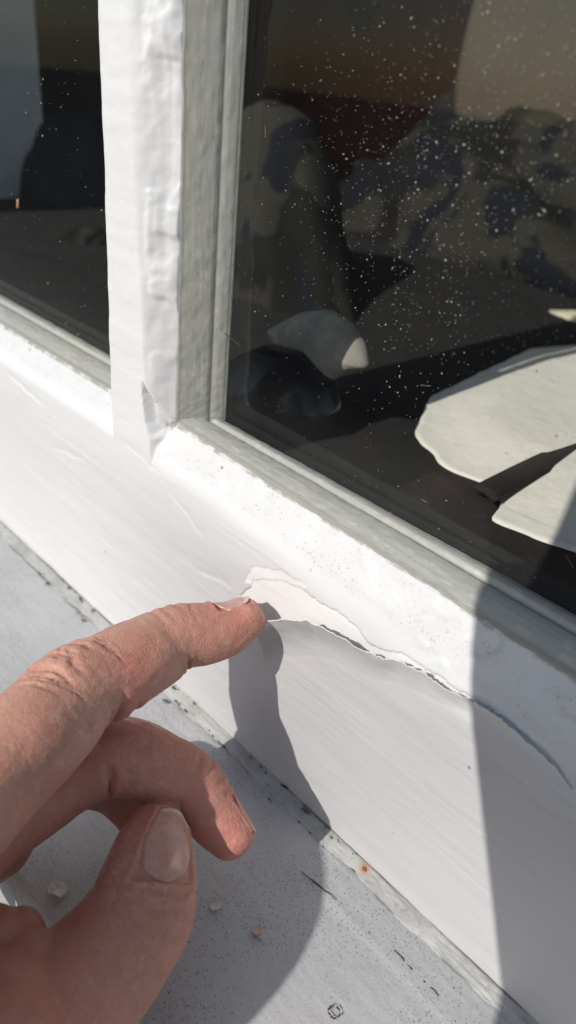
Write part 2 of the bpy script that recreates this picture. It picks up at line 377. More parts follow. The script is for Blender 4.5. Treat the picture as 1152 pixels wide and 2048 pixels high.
for o in (box('mullion_core', (XL - .002, YC + .0012, .10), (XE - .0015, YG - .001, .80), PAINT), box('rail_core', (-.42, YC + .001, -.03), (.62, YG - .001, .0915), PAINT), box('mullion_head', (XL, .0005, .2125), (XE - .003, YC + .001, .80), PAINT),
          box('top_rail', (-.42, -.001, .80), (.62, .06, .819), PAINT, bevel=.003), box('side_stile', (-.418, -.0005, .09), (-.38, .06, .799), PAINT, bevel=.003), box('side_stile', (.58, -.0005, .09), (.618, .06, .799), PAINT, bevel=.003)): wp(o)

# loose paint film, lifted along its torn top edge
def make_flake():
    lift_px = [0, .08, .16, .28, .40, .5, .62, .74, .86, 1.0]
    pts = np.array(lo_px[1:], float); seg = np.r_[0, np.cumsum(np.hypot(*np.diff(pts, axis=0).T))]; T = seg / seg[-1]
    n = 520; t = np.linspace(0, 1, n); pu, pv = np.interp(t, T, pts[:, 0]), np.interp(t, T, pts[:, 1])
    jag = 3.2 * fbm(t * 110, t * 0, 200, 4) + 3.5 * fbm(t * 26, t * 0, 207, 2); pvs = pv + 0.; pv = pv + jag
    lift = interp(t, [0, .05, .11, .20, .27, .36, .5, .7, .85, 1], [.0066, .0063, .0059, .0053, .0047, .0041, .0033, .0024, .0012, .00005])
    rows = []; fc = []; m = 34
    E = np.array([onY(a, b, -l) for a, b, l in zip(pu, pv, lift)])
    E0 = np.array([onY(a, b, -l) for a, b, l in zip(pu, pvs, lift)])
    Lw = interp(t, [0, .1, .3, .6, 1], [.020, .020, .014, .007, .0004])
    for j in range(m):
        v = j / (m - 1)
        w = (1 - v) ** 7; x = E0[:, 0] + (E[:, 0] - E0[:, 0]) * w - .0012 * v * (1 - t); z = E0[:, 2] + (E[:, 2] - E0[:, 2]) * w - Lw * v
        yb = field(x, z, False)[0]
        y = yb + .00022 - .00035 * (1 - v) ** .7 - lift * (1 - v) ** 2.6 * (1 + .10 * vnoise(t * 14, v * 3 + t * 0, 9))
        fc.append(FACE * sstep(0, .22, v))
        if v == 1: y = yb + .0004
        rows.append(np.stack([x, y, z], -1))
    V = np.array(rows)
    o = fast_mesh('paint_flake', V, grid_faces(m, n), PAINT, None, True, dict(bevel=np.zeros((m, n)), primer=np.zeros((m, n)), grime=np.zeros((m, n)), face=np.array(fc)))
    md = o.modifiers.new('thick', 'SOLIDIFY'); md.thickness = .00016; md.offset = 0
    o['label'] = 'loose curl of white paint lifted off the rail'
    return o
fl = make_flake(); fl.parent = rail; 
# fine crack lines in the paint film
def crack_tube(name, pts3, r, mat, parent=None, seed=0, jit=.0003):
    P = []; rr = random.Random(seed)
    for a, b in zip(pts3[:-1], pts3[1:]):
        n = max(3, int(np.linalg.norm(np.array(b) - a) / .0012))
        for k in range(n): P.append(np.array(a) + (np.array(b) - a) * k / n + np.array([rr.uniform(-jit, jit), 0, rr.uniform(-jit, jit)]))
    P.append(np.array(pts3[-1])); V = []; F = []
    for i, p in enumerate(P):
        t = P[min(i + 1, len(P) - 1)] - P[max(i - 1, 0)]; t = t / (np.linalg.norm(t) + 1e-9)
        a = np.cross(t, [0.3, .9, .2]); a /= np.linalg.norm(a) + 1e-9; b = np.cross(t, a)
        q = r * (.55 + .45 * math.sin(math.pi * (i + .5) / len(P))) * rr.uniform(.7, 1.25)
        for k in range(5): c, s = math.cos(k * 2 * math.pi / 5), math.sin(k * 2 * math.pi / 5); V.append(p + q * (a * c + b * s))
    for i in range(len(P) - 1):
        for k in range(5): F.append((i * 5 + k, i * 5 + (k + 1) % 5, i * 5 + 5 + (k + 1) % 5, i * 5 + 5 + k))
    return mesh_obj(name, V, F, mat, parent)

# ------------------------------------------------------------------ gaskets and glass
def seal(name, A, B, hump=.8, n=420, seed=0):
    """A(s), B(s): outer (frame) and inner (glass) edge points along the run"""
    pr = [(-.05, -.06), (-.03, .05), (.0, .095), (.05, .12), (.14, .138), (.30, .15), (.46, .125), (.58, .085), (.63, .0), (.67, -.03), (.71, .03), (.78, .075), (.86, .05), (.93, .02), (.96, -.01), (1.0, .0), (1.03, -.10)]
    s = np.linspace(0, 1, n); V = []; ac = []; al = []; gm = []
    fr = np.array([p[0] for p in pr]); hh = np.array([p[1] for p in pr])
    f2 = np.linspace(fr[0], fr[-1], 46); h2 = np.interp(f2, fr, hh)
    for i, si in enumerate(s):
        a, b = A(si), B(si); d = b - a; L = np.linalg.norm(d); run = B(min(si + .01, 1)) - B(max(si - .01, 0)); run /= np.linalg.norm(run)
        nrm = np.cross(run, d / L); 
        if nrm @ np.array([0.3, -1, .4]) < 0: nrm = -nrm
        wob = .00022 * fbm(si * 60 + np.zeros(46), f2 * 2, seed, 3) + .00016 * fbm(si * 260 + np.zeros(46), f2 * 9, seed + 5, 3)
        edge = .0003 * fbm(np.array([si * 80]), np.array([seed + .5]), seed + 3, 3)[0]
        P = a[None] + np.outer(f2, d) + np.outer(h2 * L * hump + wob, nrm) - np.outer((f2 < .1) * edge, d / L)
        V.append(P); ac.append(f2); al.append(np.full(46, si)); gm.append(.85 * np.exp(-((f2 - .655) / .022) ** 2) + .5 * np.exp(-((f2 - .0) / .03) ** 2) + .7 * np.exp(-((f2 - .96) / .02) ** 2))
    V = np.array(V); return wp(fast_mesh(name, V, grid_faces(n, 46), SEAL, None, True, dict(across=np.array(ac), along=np.array(al), grime=np.array(gm))))
ZGL = .1215 * Q; XGL = .0128 * Q
def lin(a, b): a, b = np.array(a), np.array(b); return lambda s: a + (b - a) * s
cx0 = XE - .0002; xr1 = .58
seal('glazing_seal', lambda s: np.array([cx0 + (xr1 - cx0) * s ** 1.6, YC, float(zgk(cx0 + (xr1 - cx0) * s ** 1.6)) - .0002]), lambda s: np.array([XGL - .0012 + (xr1 - XGL) * s ** 1.6, YG, ZGL]), seed=11, n=520)
seal('glazing_seal', lambda s: np.array([XE, YC, float(zgk(XE)) + (.80 - float(zgk(XE))) * s ** 1.5]), lambda s: np.array([XGL - .002 * s ** .4 * 0, YG, ZGL + (.80 - ZGL) * s ** 1.5]), seed=23, n=420, hump=.22)
seal('glazing_seal', lambda s: np.array([XL - .003 + (-.38 - XL + .003) * s, YC, .1185 * Q - .0002]), lambda s: np.array([XL - .008 + (-.38 - XL + .008) * s, YG, .1222 * Q]), seed=31, n=360)
seal('glazing_seal', lambda s: np.array([XL - .003, YC, .1185 * Q + (.80 - .1185 * Q) * s]), lambda s: np.array([XL - .010, YG, .1222 * Q + (.80 - .1222 * Q) * s]), seed=37, n=160)
def pane(x0, x1, z0, z1, gedge):
    nx, nz = 60, 60; X, Z = np.meshgrid(np.linspace(x0, x1, nx), np.linspace(z0, z1, nz))
    gr = np.exp(-((Z - gedge[1]) / .010) ** 2) + .8 * np.exp(-((X - gedge[0]) / .005) ** 2)
    o = fast_mesh('glass_pane', np.stack([X, np.full_like(X, YG + .0005), Z], -1), grid_faces(nz, nx), GLASS, None, False, dict(grime=gr)); wp(o); return o
pane_r = pane(XE + .002, .585, .118 * Q, .805, (XGL, ZGL)); pane_l = pane(-.385, XL - .003, .118 * Q, .805, (XL - .009, ZGL))

def dust(parent, n, dens, x0, x1, z0, z1, rmax, seed):
    rg = np.random.default_rng(seed); V = []; F = []; k = 0; tries = 0
    while k < n and tries < 60 * n:
        tries += 1; x, z = rg.uniform(x0, x1), rg.uniform(z0, z1)
        if rg.uniform() > dens(x, z): continue
        r = .00004 + rmax * rg.uniform() ** 9 + .00005 * rg.uniform(); m = 6; st = 1 + (rg.uniform() < .10) * rg.uniform(.3, 1.5); ang = rg.uniform(0, 6.28)
        b = len(V); V.append((x, YG - .0004 - r * .25, z))
        for j in range(m):
            q = r * rg.uniform(.65, 1.3); a, c = q * math.cos(j * 2 * math.pi / m) * st, q * math.sin(j * 2 * math.pi / m)
            V.append((x + a * math.cos(ang) - c * math.sin(ang), YG - .0002, z + a * math.sin(ang) + c * math.cos(ang)))
        for j in range(m): F.append((b, b + 1 + j, b + 1 + (j + 1) % m))
        k += 1
    o = fast_mesh('dust_speck', V, F, DUST, None, False); o.parent = parent; o['kind'] = 'stuff'; return o
c1 = onY(800, 330, YG); c2 = onY(1080, 420, YG); c3 = onY(1060, 150, YG)
def d_r(x, z):
    e = lambda c, sx, sz: math.exp(-((x - c[0]) / sx) ** 2 - ((z - c[2]) / sz) ** 2)
    return min(1, .045 + .42 * e(c1, .026, .022) + .85 * e(c2, .030, .026) + .50 * e(c3, .03, .045))
dust(pane_r, 3600, d_r, XGL, .16, ZGL, .24, .00015, 3)
dust(pane_l, 260, lambda x, z: .5, -.12, XL - .008, ZGL, .24, .00030, 5)
for (p, q, r) in [((447, 665), (482, 692), .00016)]:
    o = crack_tube('scratch', [onY(*p, YG - .0012), onY(*q, YG - .0006)], r, FIBRE, None, 3, .0001); o.parent = pane_r
for i, (p, q) in enumerate([((840, 770), (862, 772)), ((842, 998), (858, 1007)), ((1132, 1110), (1146, 1135)), ((820, 1145), (880, 1170)), ((530, 250), (531, 275)), ((1000, 1010), (1120, 1062))]):
    o = crack_tube('scratch', [onY(*p, YG - .0002), onY(*q, YG - .0002)], .000035, DUST, None, i, .00005); o.parent = pane_r

# ------------------------------------------------------------------ sill
sill = empty('window_sill', (0, -.03, -.03)); tag(sill, 'speckled white outside window sill under the rail', 'window sill', kind='thing')
SINV = Matrix.Translation((0, .03, .03))
def sp_(o): o.parent = sill; o.matrix_parent_inverse = SINV; return o
YF = -.0735
xs2 = np.r_[np.linspace(-.42, -.13, 60)[:-1], np.linspace(-.13, .17, 620), np.linspace(.17, .62, 80)[1:]]
prof = [(.004, 0.0003)] + [(y, 0) for y in np.linspace(0, YF + .003, 200)] + [(YF + .003 - .003 * math.sin(a), -.003 + .003 * math.cos(a)) for a in np.linspace(.2, math.pi / 2, 7)] + [(YF, z) for z in np.linspace(-.006, -.034, 12)] + [(.012, -.034)]
py = np.array([p[0] for p in prof]); pz = np.array([p[1] for p in prof])
X, PY = np.meshgrid(xs2, py); _, PZ = np.meshgrid(xs2, pz)
top = (PZ > -.0015)
relief = .00028 * fbm(X * 45, PY * 45, 300, 4) + .00012 * fbm(X * 60, PY * 500, 311, 3)
stepln = -.0165 + .0030 * fbm(X * 18, X * 0, 320, 3)
relief = relief + .00028 * sstep(stepln - .0016, stepln + .0012, PY) * sstep(.02, .06, X)
PZ = PZ + top * relief
gsill = top * (sstep(-.006, -.0015, PY) * .9 * sstep(-.25, .35, fbm(X * 55, PY * 120, 330, 3)))
sp_(fast_mesh('sill_board', np.stack([X, PY, PZ], -1), grid_faces(len(py), len(xs2)), SILL, None, True, dict(grime=gsill)))
# sealant bead along the joint
nb_, mb_ = 900, 22; xb = np.linspace(-.30, .40, nb_); ang = np.linspace(0, 1, mb_)
Xb, Ab = np.meshgrid(xb, ang)
wd = .0046 + .0010 * fbm(Xb * 40, Xb * 0, 400, 3) + .0007 * fbm(Xb * 220, Ab * 2, 405, 3); ht = .0020 + .0007 * fbm(Xb * 50, Xb * 0 + 3, 410, 3)
gap = sstep(.15, .4, fbm(Xb * 28, Xb * 0 + 9, 415, 2))
Yb = -wd * (1 - Ab); Zb = ht * Ab ** 1.6 + .0004 + .0004 * np.sin(np.pi * Ab) + .00025 * fbm(Xb * 400, Ab * 6, 420, 3) - .0009 * (Ab < .03)
Yb = np.where(Ab > .98, .0006, Yb)
gbd = np.clip(.85 * np.exp(-((Ab - .97) / .10) ** 2) * sstep(-.25, .25, fbm(Xb * 70, Ab, 430, 3)) + .9 * np.exp(-((Ab - .02) / .07) ** 2) * sstep(-.15, .3, fbm(Xb * 90, Ab, 440, 3)), 0, 1)
RP = onZ(729, 1738, .0012)
bead = sp_(fast_mesh('sealant_bead', np.stack([Xb, Yb, Zb], -1), grid_faces(mb_, nb_), BEAD, None, True, dict(grime=gbd, rust=.75 * np.exp(-((Xb - RP[0]) / .0014) ** 2 - ((Yb - RP[1]) / .0016) ** 2))))
def sill_crack(px, r=.00022, seed=0, mat=DARK):
    return sp_(crack_tube('crack', [onZ(u, v, .0003) for u, v in px], r * 1.35, mat, None, seed, .00045))
sill_crack([(345, 1362), (385, 1420), (430, 1478), (470, 1512), (500, 1540), (528, 1562), (548, 1585)], .00028, 1)
sill_crack([(545, 1580), (575, 1600), (610, 1640), (655, 1690)], .00025, 2)
sill_crack([(703, 1737), (740, 1768), (780, 1800), (812, 1826)], .00022, 3)
sill_crack([(932, 1922), (940, 1950), (975, 1985), (1010, 2020), (1045, 2050)], .00028, 4)
sill_crack([(95, 1130), (130, 1175), (160, 1200), (200, 1242)], .00035, 8)
sill_crack([(655, 1690), (690, 1722), (703, 1737)], .0002, 9)
sill_crack([(812, 1826), (850, 1862), (872, 1895)], .00028, 10)
sill_crack([(787, 1900), (830, 1945), (878, 1992)], .00013, 5)
sill_crack([(525, 1555), (537, 1575)], .0006, 6)
sill_crack([(873, 1900), (885, 1875), (905, 1890), (925, 1905)], .00035, 7)
rs = bmesh.new(); bmesh.ops.create_icosphere(rs, subdivisions=2, radius=1)
for v in rs.verts: v.co = Vector((v.co.x * .0008, v.co.y * .0006, v.co.z * .0005)) * (1 + .12 * random.uniform(-1, 1))
me = bpy.data.meshes.new('rust_spot'); rs.to_mesh(me); rs.free(); me.materials.append(RUST); ro = bpy.data.objects.new('rust_spot', me)
ro.location = onZ(729, 1738, .0016); link(ro); sp_(ro); ro['label'] = 'orange rust spot on the sealant'

rg_ = np.random.default_rng(12); V, F, Gm = [], [], []
for k in range(420):
    x = rg_.uniform(-.12, .17); e = rg_.uniform() < .6
    if fbm(np.array([x * 45]), np.array([2.]), 450, 3)[0] < -.05 + .25 * rg_.uniform(): continue
    y = -abs(rg_.normal(0, .0009)) - .0002 if e else -.0045 + rg_.normal(0, .0009); z = .0022 if e else .0006; r = .00018 + .0008 * rg_.uniform() ** 4
    b0 = len(V); n = 6; an = rg_.uniform(0, 6.28); ax = rg_.uniform(1, 2.2)
    for j in range(n):
        q = r * rg_.uniform(.6, 1.2); V.append((x + q * ax * math.cos(an + j * 1.047), y + q * .8 * math.sin(an + j * 1.047), z + r * .3 * math.sin(j * 1.7)))
    V.append((x, y, z + r * .6)); F += [(b0 + n, b0 + j, b0 + (j + 1) % n) for j in range(n)]
gt = sp_(fast_mesh('grit', V, F, mat_plain('grey_grit', (.20, .185, .16), .9, (.05, .045, .04), 600), None, False)); gt['kind'] = 'stuff'

# little things lying on the sill
def chip(u, v, r, mat, label, seed, asp=1.0):
    rg = random.Random(seed); V = []; n = 9; c = onZ(u, v, .0004)
    for zz in (0.0, .0005):
        for k in range(n):
            a = k * 2 * math.pi / n; q = r * rg.uniform(.75, 1.2); V.append((q * math.cos(a) * asp, q * math.sin(a), zz + .0005 * math.cos(a + seed) + .0004))
    V += [(0, 0, .0000), (0, 0, .0006)]; F = []
    for k in range(n):
        F += [(k, (k + 1) % n, n + (k + 1) % n), (k, n + (k + 1) % n, n + k), (2 * n, (k + 1) % n, k), (2 * n + 1, n + k, n + (k + 1) % n)]
    o = mesh_obj('paint_chip', V, F, mat, None, False); o.location = c; o.rotation_euler[2] = rg.uniform(0, 6)
    tag(o, label, 'paint chip', 'paint chips lying on the sill'); return o
chip(116, 1780, .0022, CHIP, 'pale paint chip in the shade between thumb and ring finger', 1)
chip(430, 1815, .0016, CHIP, 'white paint chip on the sill just right of the thumb knuckle', 2, .6)
chip(515, 1863, .0013, CHIPP, 'pinkish paint chip on the sill, touching a pale one', 3)
chip(524, 1873, .0011, CHIP, 'small pale paint chip beside the pinkish one', 4, .8)
def fibre(name, px, z, r, label, cat, seed):
    o = crack_tube(name, [onZ(u, v, z) for u, v in px], r, FIBRE, None, seed, .0002); return tag(o, label, cat)
fibre('grass_stalk', [(603, 1744), (640, 1772), (672, 1800)], .0007, .00016, 'thin dark stalk lying on the sill below the sealant', 'stalk', 1)
fibre('hair', [(366, 1370), (372, 1352), (386, 1350), (392, 1362), (384, 1372)], .0012, .00005, 'fine curled hair on the rail below the index finger', 'hair', 2)
# dried ring-shaped mark
V = []; F = []; c = onZ(668, 2026, .0004)
for k in range(26):
    a = k * 2 * math.pi / 26
    for q in (.0012, .00145): 
        j = random.uniform(.8, 1.2); V.append((c[0] + q * j * math.cos(a), c[1] + q * j * math.sin(a), .0009))
for k in range(24): F.append((2 * k, 2 * k + 1, 2 * k + 3, 2 * k + 2))
sp_(mesh_obj('ring_mark', V, F, DARK))
h = box('seed_husk', (-.0005, -.0004, -.0016), (.0005, .0003, .0016), HUSK, None, .0003); h.location = onY(37, 407, YG - .0002); h.rotation_euler = (0, .25, 0)
tag(h, 'tiny tan husk stuck on the left pane', 'husk')
h.location[1] = YG - .0004

# ------------------------------------------------------------------ room behind the glass
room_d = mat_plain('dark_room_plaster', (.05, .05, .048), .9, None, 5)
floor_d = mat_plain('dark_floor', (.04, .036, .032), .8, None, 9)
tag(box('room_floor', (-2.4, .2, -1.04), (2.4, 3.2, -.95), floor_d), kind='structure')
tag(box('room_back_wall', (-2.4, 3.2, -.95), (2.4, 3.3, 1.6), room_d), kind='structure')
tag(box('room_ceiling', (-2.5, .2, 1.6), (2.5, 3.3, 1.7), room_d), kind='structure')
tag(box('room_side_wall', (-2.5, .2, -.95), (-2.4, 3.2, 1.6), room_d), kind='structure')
BZ = .078
bench_m = mat_plain('bench_shade_charcoal', (.021, .018, .016), .8, (.014, .013, .012), 60, .4, .001)  # dark colour stands in for the shade around the sunlit patch
b = box('bench', (-.9, YG + .004, BZ - .06), (1.2, .36, BZ), bench_m, None, .004); tag(b, 'bench top just inside the window, coloured dark in place of shade', 'bench')
sun_patch_m = mat_plain('sun_patch_cloth', (.84, .79, .69), .85, (.80, .745, .64), 25, .3, .002)
def cloth(name, px, z, thick, label, cat, mat, seed, res=.004):
    P = np.array([onZ(u, v, z)[:2] for u, v in px]); P = np.vstack([P, P[:1]])
    sg = np.r_[0, np.cumsum(np.linalg.norm(np.diff(P, axis=0), axis=1))]; nb = 240; tb = np.linspace(0, sg[-1], nb, endpoint=False)
    B = np.stack([np.interp(tb, sg, P[:, k]) for k in range(2)], -1)
    for _ in range(2): B = (np.roll(B, 1, 0) + 2 * B + np.roll(B, -1, 0)) / 4
    B += .0008 * np.stack([fbm(tb * 120, tb * 0, seed, 3), fbm(tb * 120, tb * 0 + 7, seed, 3)], -1)
    c = B.mean(0); fr = np.linspace(0.001, 1, 40)[:, None, None]; XY = c + (B[None] - c) * fr; X, Y = XY[..., 0], XY[..., 1]
    Z = z + .0004 + sstep(1, .6, fr[..., 0]) * (.0015 + .003 * np.abs(fbm(X * 14, Y * 10, seed, 3)) + .006 * np.abs(fbm(X * 9 + Y * 5, Y * 4 - X * 3, seed + 4, 2)))
    o = fast_mesh(name, np.stack([X, Y, Z], -1), grid_faces(40, nb, wrap=True), mat, None, True)
    t = o.modifiers.new('t', 'SOLIDIFY'); t.thickness = thick; t.offset = 1
    tag(o, label, cat); return o
cloth('sun_patch_cloth', [(828, 872), (860, 798), (960, 748), (1062, 700), (1180, 690), (1420, 720), (1500, 1000), (1180, 1120), (1090, 1088), (1030, 1066), (972, 1042), (1003, 1020), (998, 1000), (1010, 988), (958, 966), (905, 948), (874, 928), (868, 908), (846, 898)], BZ, .0004, 'cream cloth cut to the outline of the sunlit patch on the bench', 'cloth', sun_patch_m, 500)  # added cloth, shaped and coloured as the patch of sunlight
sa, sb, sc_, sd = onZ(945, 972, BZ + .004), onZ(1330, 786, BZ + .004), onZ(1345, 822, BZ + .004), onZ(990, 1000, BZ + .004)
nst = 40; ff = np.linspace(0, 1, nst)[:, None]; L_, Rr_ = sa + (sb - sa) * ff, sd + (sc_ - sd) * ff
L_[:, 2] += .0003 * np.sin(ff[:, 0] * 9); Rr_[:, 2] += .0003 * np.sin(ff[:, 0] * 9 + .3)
stp = fast_mesh('shadow_strip', np.stack([L_, (L_ + Rr_) / 2 + [0, 0, .0012], Rr_], 1), grid_faces(nst, 3), mat_plain('shadow_strip_dark', (.026, .023, .021), .9)); md = stp.modifiers.new('t', 'SOLIDIFY'); md.thickness = .0015
tag(stp, 'dark strip added in place of the shadow stripe across the sunlit patch', 'shadow_strip')  # added dark piece, laid where a shadow stripe crosses the sunlit patch

def blob(name, u, v, y, rx, ry, rz, mat, label, cat, seed, amp=.15, rot=(0, 0, 0), power=2.0, sub=5, parent=None):
    bm = bmesh.new(); bmesh.ops.create_icosphere(bm, subdivisions=sub, radius=1)
    c = onY(u, v, y); co = np.array([v_.co[:] for v_ in bm.verts])
    if power != 2: co = co / (np.abs(co) ** power).sum(1, keepdims=True) ** (1 / power)
    n = fbm(co[:, 0] * 1.7 + seed, co[:, 2] * 1.7 + co[:, 1] * 1.3, seed, 3) + .5 * np.abs(fbm(co[:, 0] * 4 + co[:, 1] * 2, co[:, 2] * 2.5, seed + 9, 2))
    co = co * (1 + amp * n)[:, None] * np.array([rx, ry, rz])
    for v_, p in zip(bm.verts, co): v_.co = p
    me = bpy.data.meshes.new(name); bm.to_mesh(me); bm.free(); me.materials.append(mat); me.polygons.foreach_set('use_smooth', [True] * len(me.polygons))
    o = link(bpy.data.objects.new(name, me), parent); o.location = c; o.rotation_euler = rot
    if label: tag(o, label, cat)
    return o
p0, p1 = onY(430, -300, .80), onY(925, 560, .80)
cab = empty('wooden_cupboard', (0, .85, -.95)); tag(cab, 'dark red brown wooden cupboard at the back of the room', 'cupboard')
for nm, a, bb in (('side_panel', (p0[0], .80, -.5), (p1[0] + .03, 1.1, .62)),):
    o = box(nm, a, bb, WOOD, cab, .006); o.matrix_parent_inverse = Matrix.Translation((0, -.85, .95))
hk = onY(720, 8, .80)
o = blob('knob', 725, 5, .792, .030, .012, .030, mat_plain('black_plastic', (.012, .012, .015), .4), None, None, 3, .0, sub=3); o.parent = cab; o.matrix_parent_inverse = Matrix.Translation((0, -.85, .95))
cush_m = mat_plain('beige_upholstery', (.092, .076, .054), .9, (.08, .066, .048), 14, .5, .002)
blob('cushion', 1128, 5, .56, .070, .05, .122, cush_m, 'rounded beige seat cushion standing at the right behind the glass', 'cushion', 610, .05, (0, .05, .2), 4.0)
blob('blanket', 950, 560, .52, .24, .12, .11, CAMO, 'mottled dark green blanket heaped behind the bench', 'blanket', 620, .30, (0, 0, -.2))
blob('blanket', 1120, 420, .60, .16, .12, .12, CAMO, 'mottled dark green blanket bunched under the beige cushion', 'blanket', 630, .28)
bag_m = mat_camo('mottled_canvas', 19, 30)
def heap(name, outline, y0, tilt, depth, mat, label, cat, seed, amp=.006):
    """a soft bag: a pillow-like volume whose outline stands in a leaning plane"""
    P = np.array([onY(u, v, y0) for u, v in outline]); P = np.vstack([P, P[:1]]); sg = np.r_[0, np.cumsum(np.linalg.norm(np.diff(P, axis=0), axis=1))]
    nb = 180; tb = np.linspace(0, sg[-1], nb, endpoint=False); B = np.stack([np.interp(tb, sg, P[:, k]) for k in range(3)], -1)
    for _ in range(6): B = (np.roll(B, 1, 0) + 2 * B + np.roll(B, -1, 0)) / 4
    c = B.mean(0); V = []; nr = 30
    for sgn in (-1, 1):
        for f in (np.linspace(0.002, 1, nr) if sgn < 0 else np.linspace(1, .002, nr)[1:]):
            W = c + (B - c) * f; th = depth * math.sqrt(max(0, 1 - f ** 2.4)) * sgn
            fold = amp * (fbm(W[:, 0] * 16 + W[:, 2] * 9, W[:, 2] * 7 - W[:, 0] * 10, seed, 3) + .8 * np.abs(fbm(W[:, 0] * 30 + W[:, 2] * 26, W[:, 2] * 8 - W[:, 0] * 9, seed + 5, 2))) * (1 - f ** 6)
            W = W.copy(); W[:, 1] += th + fold + tilt * (W[:, 2] - BZ); V.append(W)
    o = fast_mesh(name, np.array(V), grid_faces(len(V), nb, wrap=True), mat); tag(o, label, cat); return o
heap('canvas_bag', [(380, 240), (470, 190), (540, 215), (585, 330), (625, 480), (680, 600), (725, 690), (752, 770), (748, 850), (700, 900), (560, 900), (380, 760)], .175, .25, .030, bag_m, 'slumped dark grey canvas bag beside the mullion inside', 'bag', 640, .026)
heap('folded_cloth', [(505, 665), (560, 632), (610, 628), (655, 655), (690, 700), (705, 745), (665, 752), (640, 770), (600, 745), (560, 715), (520, 690)], .064, .3, .006, mat_plain('drab_cloth', (.42, .38, .31), .9, (.22, .205, .17), 60), 'drab beige folded cloth hanging on the front of the dark bag', 'folded cloth', 650, .004)
lens_m = mat_plain('black_gloss', (.010, .012, .018), .22, None, 30, .05)
heap('round_case', [(455, 720), (520, 690), (590, 705), (645, 770), (660, 830), (640, 880), (580, 892), (500, 880), (450, 840)], .062, .1, .018, lens_m, 'round glossy black case on the bench in front of the dark bag', 'case', 660, .005)
blob('cream_pillow', 1140, 702, .315, .040, .026, .022, mat_plain('yellowed_cloth', (.70, .63, .45), .9), 'small yellowed cushion at the right end of the cream cloth', 'cushion', 670, .12)
drape_m = mat_plain('grey_drape', (.045, .042, .038), .9)
xx = np.linspace(-1.25, -.62, 60); zz = np.linspace(-.2, .9, 20); X, Z = np.meshgrid(xx, zz); Y = .9 + .03 * np.sin(X * 60) + .01 * fbm(X * 9, Z * 3, 3)
cu = fast_mesh('curtain', np.stack([X, Y, Z], -1), grid_faces(20, 60), drape_m); cu.modifiers.new('t', 'SOLIDIFY').thickness = .003; tag(cu, 'grey curtain hanging far inside the left pane', 'curtain')
blob('rucksack', 130, 480, .22, .055, .05, .10, mat_plain('navy_fabric', (.014, .016, .022), .8), 'dark rucksack standing inside the left pane', 'rucksack', 680, .12, (0, .1, 0))
blob('grey_bundle', 185, 600, .15, .035, .03, .045, bag_m, 'grey bundle in front of the dark rucksack, left pane', 'bundle', 690, .12)

# ------------------------------------------------------------------ hand
class Finger:
    def __init__(s, pts, dorsal, ratio=1.0, cap=True, capf=.95):
        """pts: (u, v, distance, half width in px); dorsal: vector in camera axes (right, down, forward)"""
        P = np.array([at(u, v, d) for u, v, d, r in pts]); Rr = np.array([r * d * Q / FPX for u, v, d, r in pts])
        if np.ndim(dorsal) == 1: dorsal = [dorsal] * len(pts)
        Dm = np.array([ROT @ np.array(x, float) for x in dorsal])
        seg = np.r_[0, np.cumsum(np.linalg.norm(np.diff(P, axis=0), axis=1))]; s.sj = seg
        n = max(24, int(seg[-1] / .0011)); t = np.linspace(0, seg[-1], n)
        s.P = s._cr(seg, P, t); s.R = s._cr(seg, Rr[:, None], t)[:, 0]; s.t = t
        Dd = np.stack([np.interp(t, seg, Dm[:, k]) for k in range(3)], -1)
        T = np.gradient(s.P, axis=0); T /= np.linalg.norm(T, axis=1, keepdims=True)
        Dd -= T * (Dd * T).sum(1, keepdims=True); Dd /= np.linalg.norm(Dd, axis=1, keepdims=True)
        s.T, s.D = T, Dd; s.S = np.cross(T, Dd); s.ratio = ratio; s.cap, s.capf = cap, capf
    @staticmethod
    def _cr(x, Y, t):
        m = np.gradient(Y, x, axis=0); out = np.empty((len(t), Y.shape[1]))
        i = np.clip(np.searchsorted(x, t, side='right') - 1, 0, len(x) - 2); h = (x[i + 1] - x[i])[:, None]; u = ((t - x[i])[:, None]) / h
        return (2 * u ** 3 - 3 * u ** 2 + 1) * Y[i] + (u ** 3 - 2 * u ** 2 + u) * h * m[i] + (-2 * u ** 3 + 3 * u ** 2) * Y[i + 1] + (u ** 3 - u ** 2) * h * m[i + 1]
    def ring(s, c, R, D, S, m=40):
        a = np.linspace(0, 2 * np.pi, m, endpoint=False); ca, sa = np.cos(a), np.sin(a)
        ry = np.where(ca > 0, .93, 1.03)             # dorsal flatter, palmar fuller
        return c + R * (np.outer(ca * ry, D) + np.outer(sa * s.ratio, S))
    def mesh(s):
        m = 40; rings = []
        k = 7
        if True:
            for j in range(k, 0, -1):                # round start
                th = j / k * math.pi / 2; rings.append(s.ring(s.P[0] - s.T[0] * s.R[0] * math.sin(th), max(s.R[0] * math.cos(th), 1e-5), s.D[0], s.S[0], m))
        for i in range(len(s.P)): rings.append(s.ring(s.P[i], s.R[i], s.D[i], s.S[i], m))
        for j in range(1, k + 4):
            th = j / (k + 3) * math.pi / 2; rings.append(s.ring(s.P[-1] + s.T[-1] * s.R[-1] * s.capf * math.sin(th), max(s.R[-1] * math.cos(th) ** .85, 1e-5), s.D[-1], s.S[-1], m))
        return np.concatenate(rings), grid_faces(len(rings), m, wrap=True)

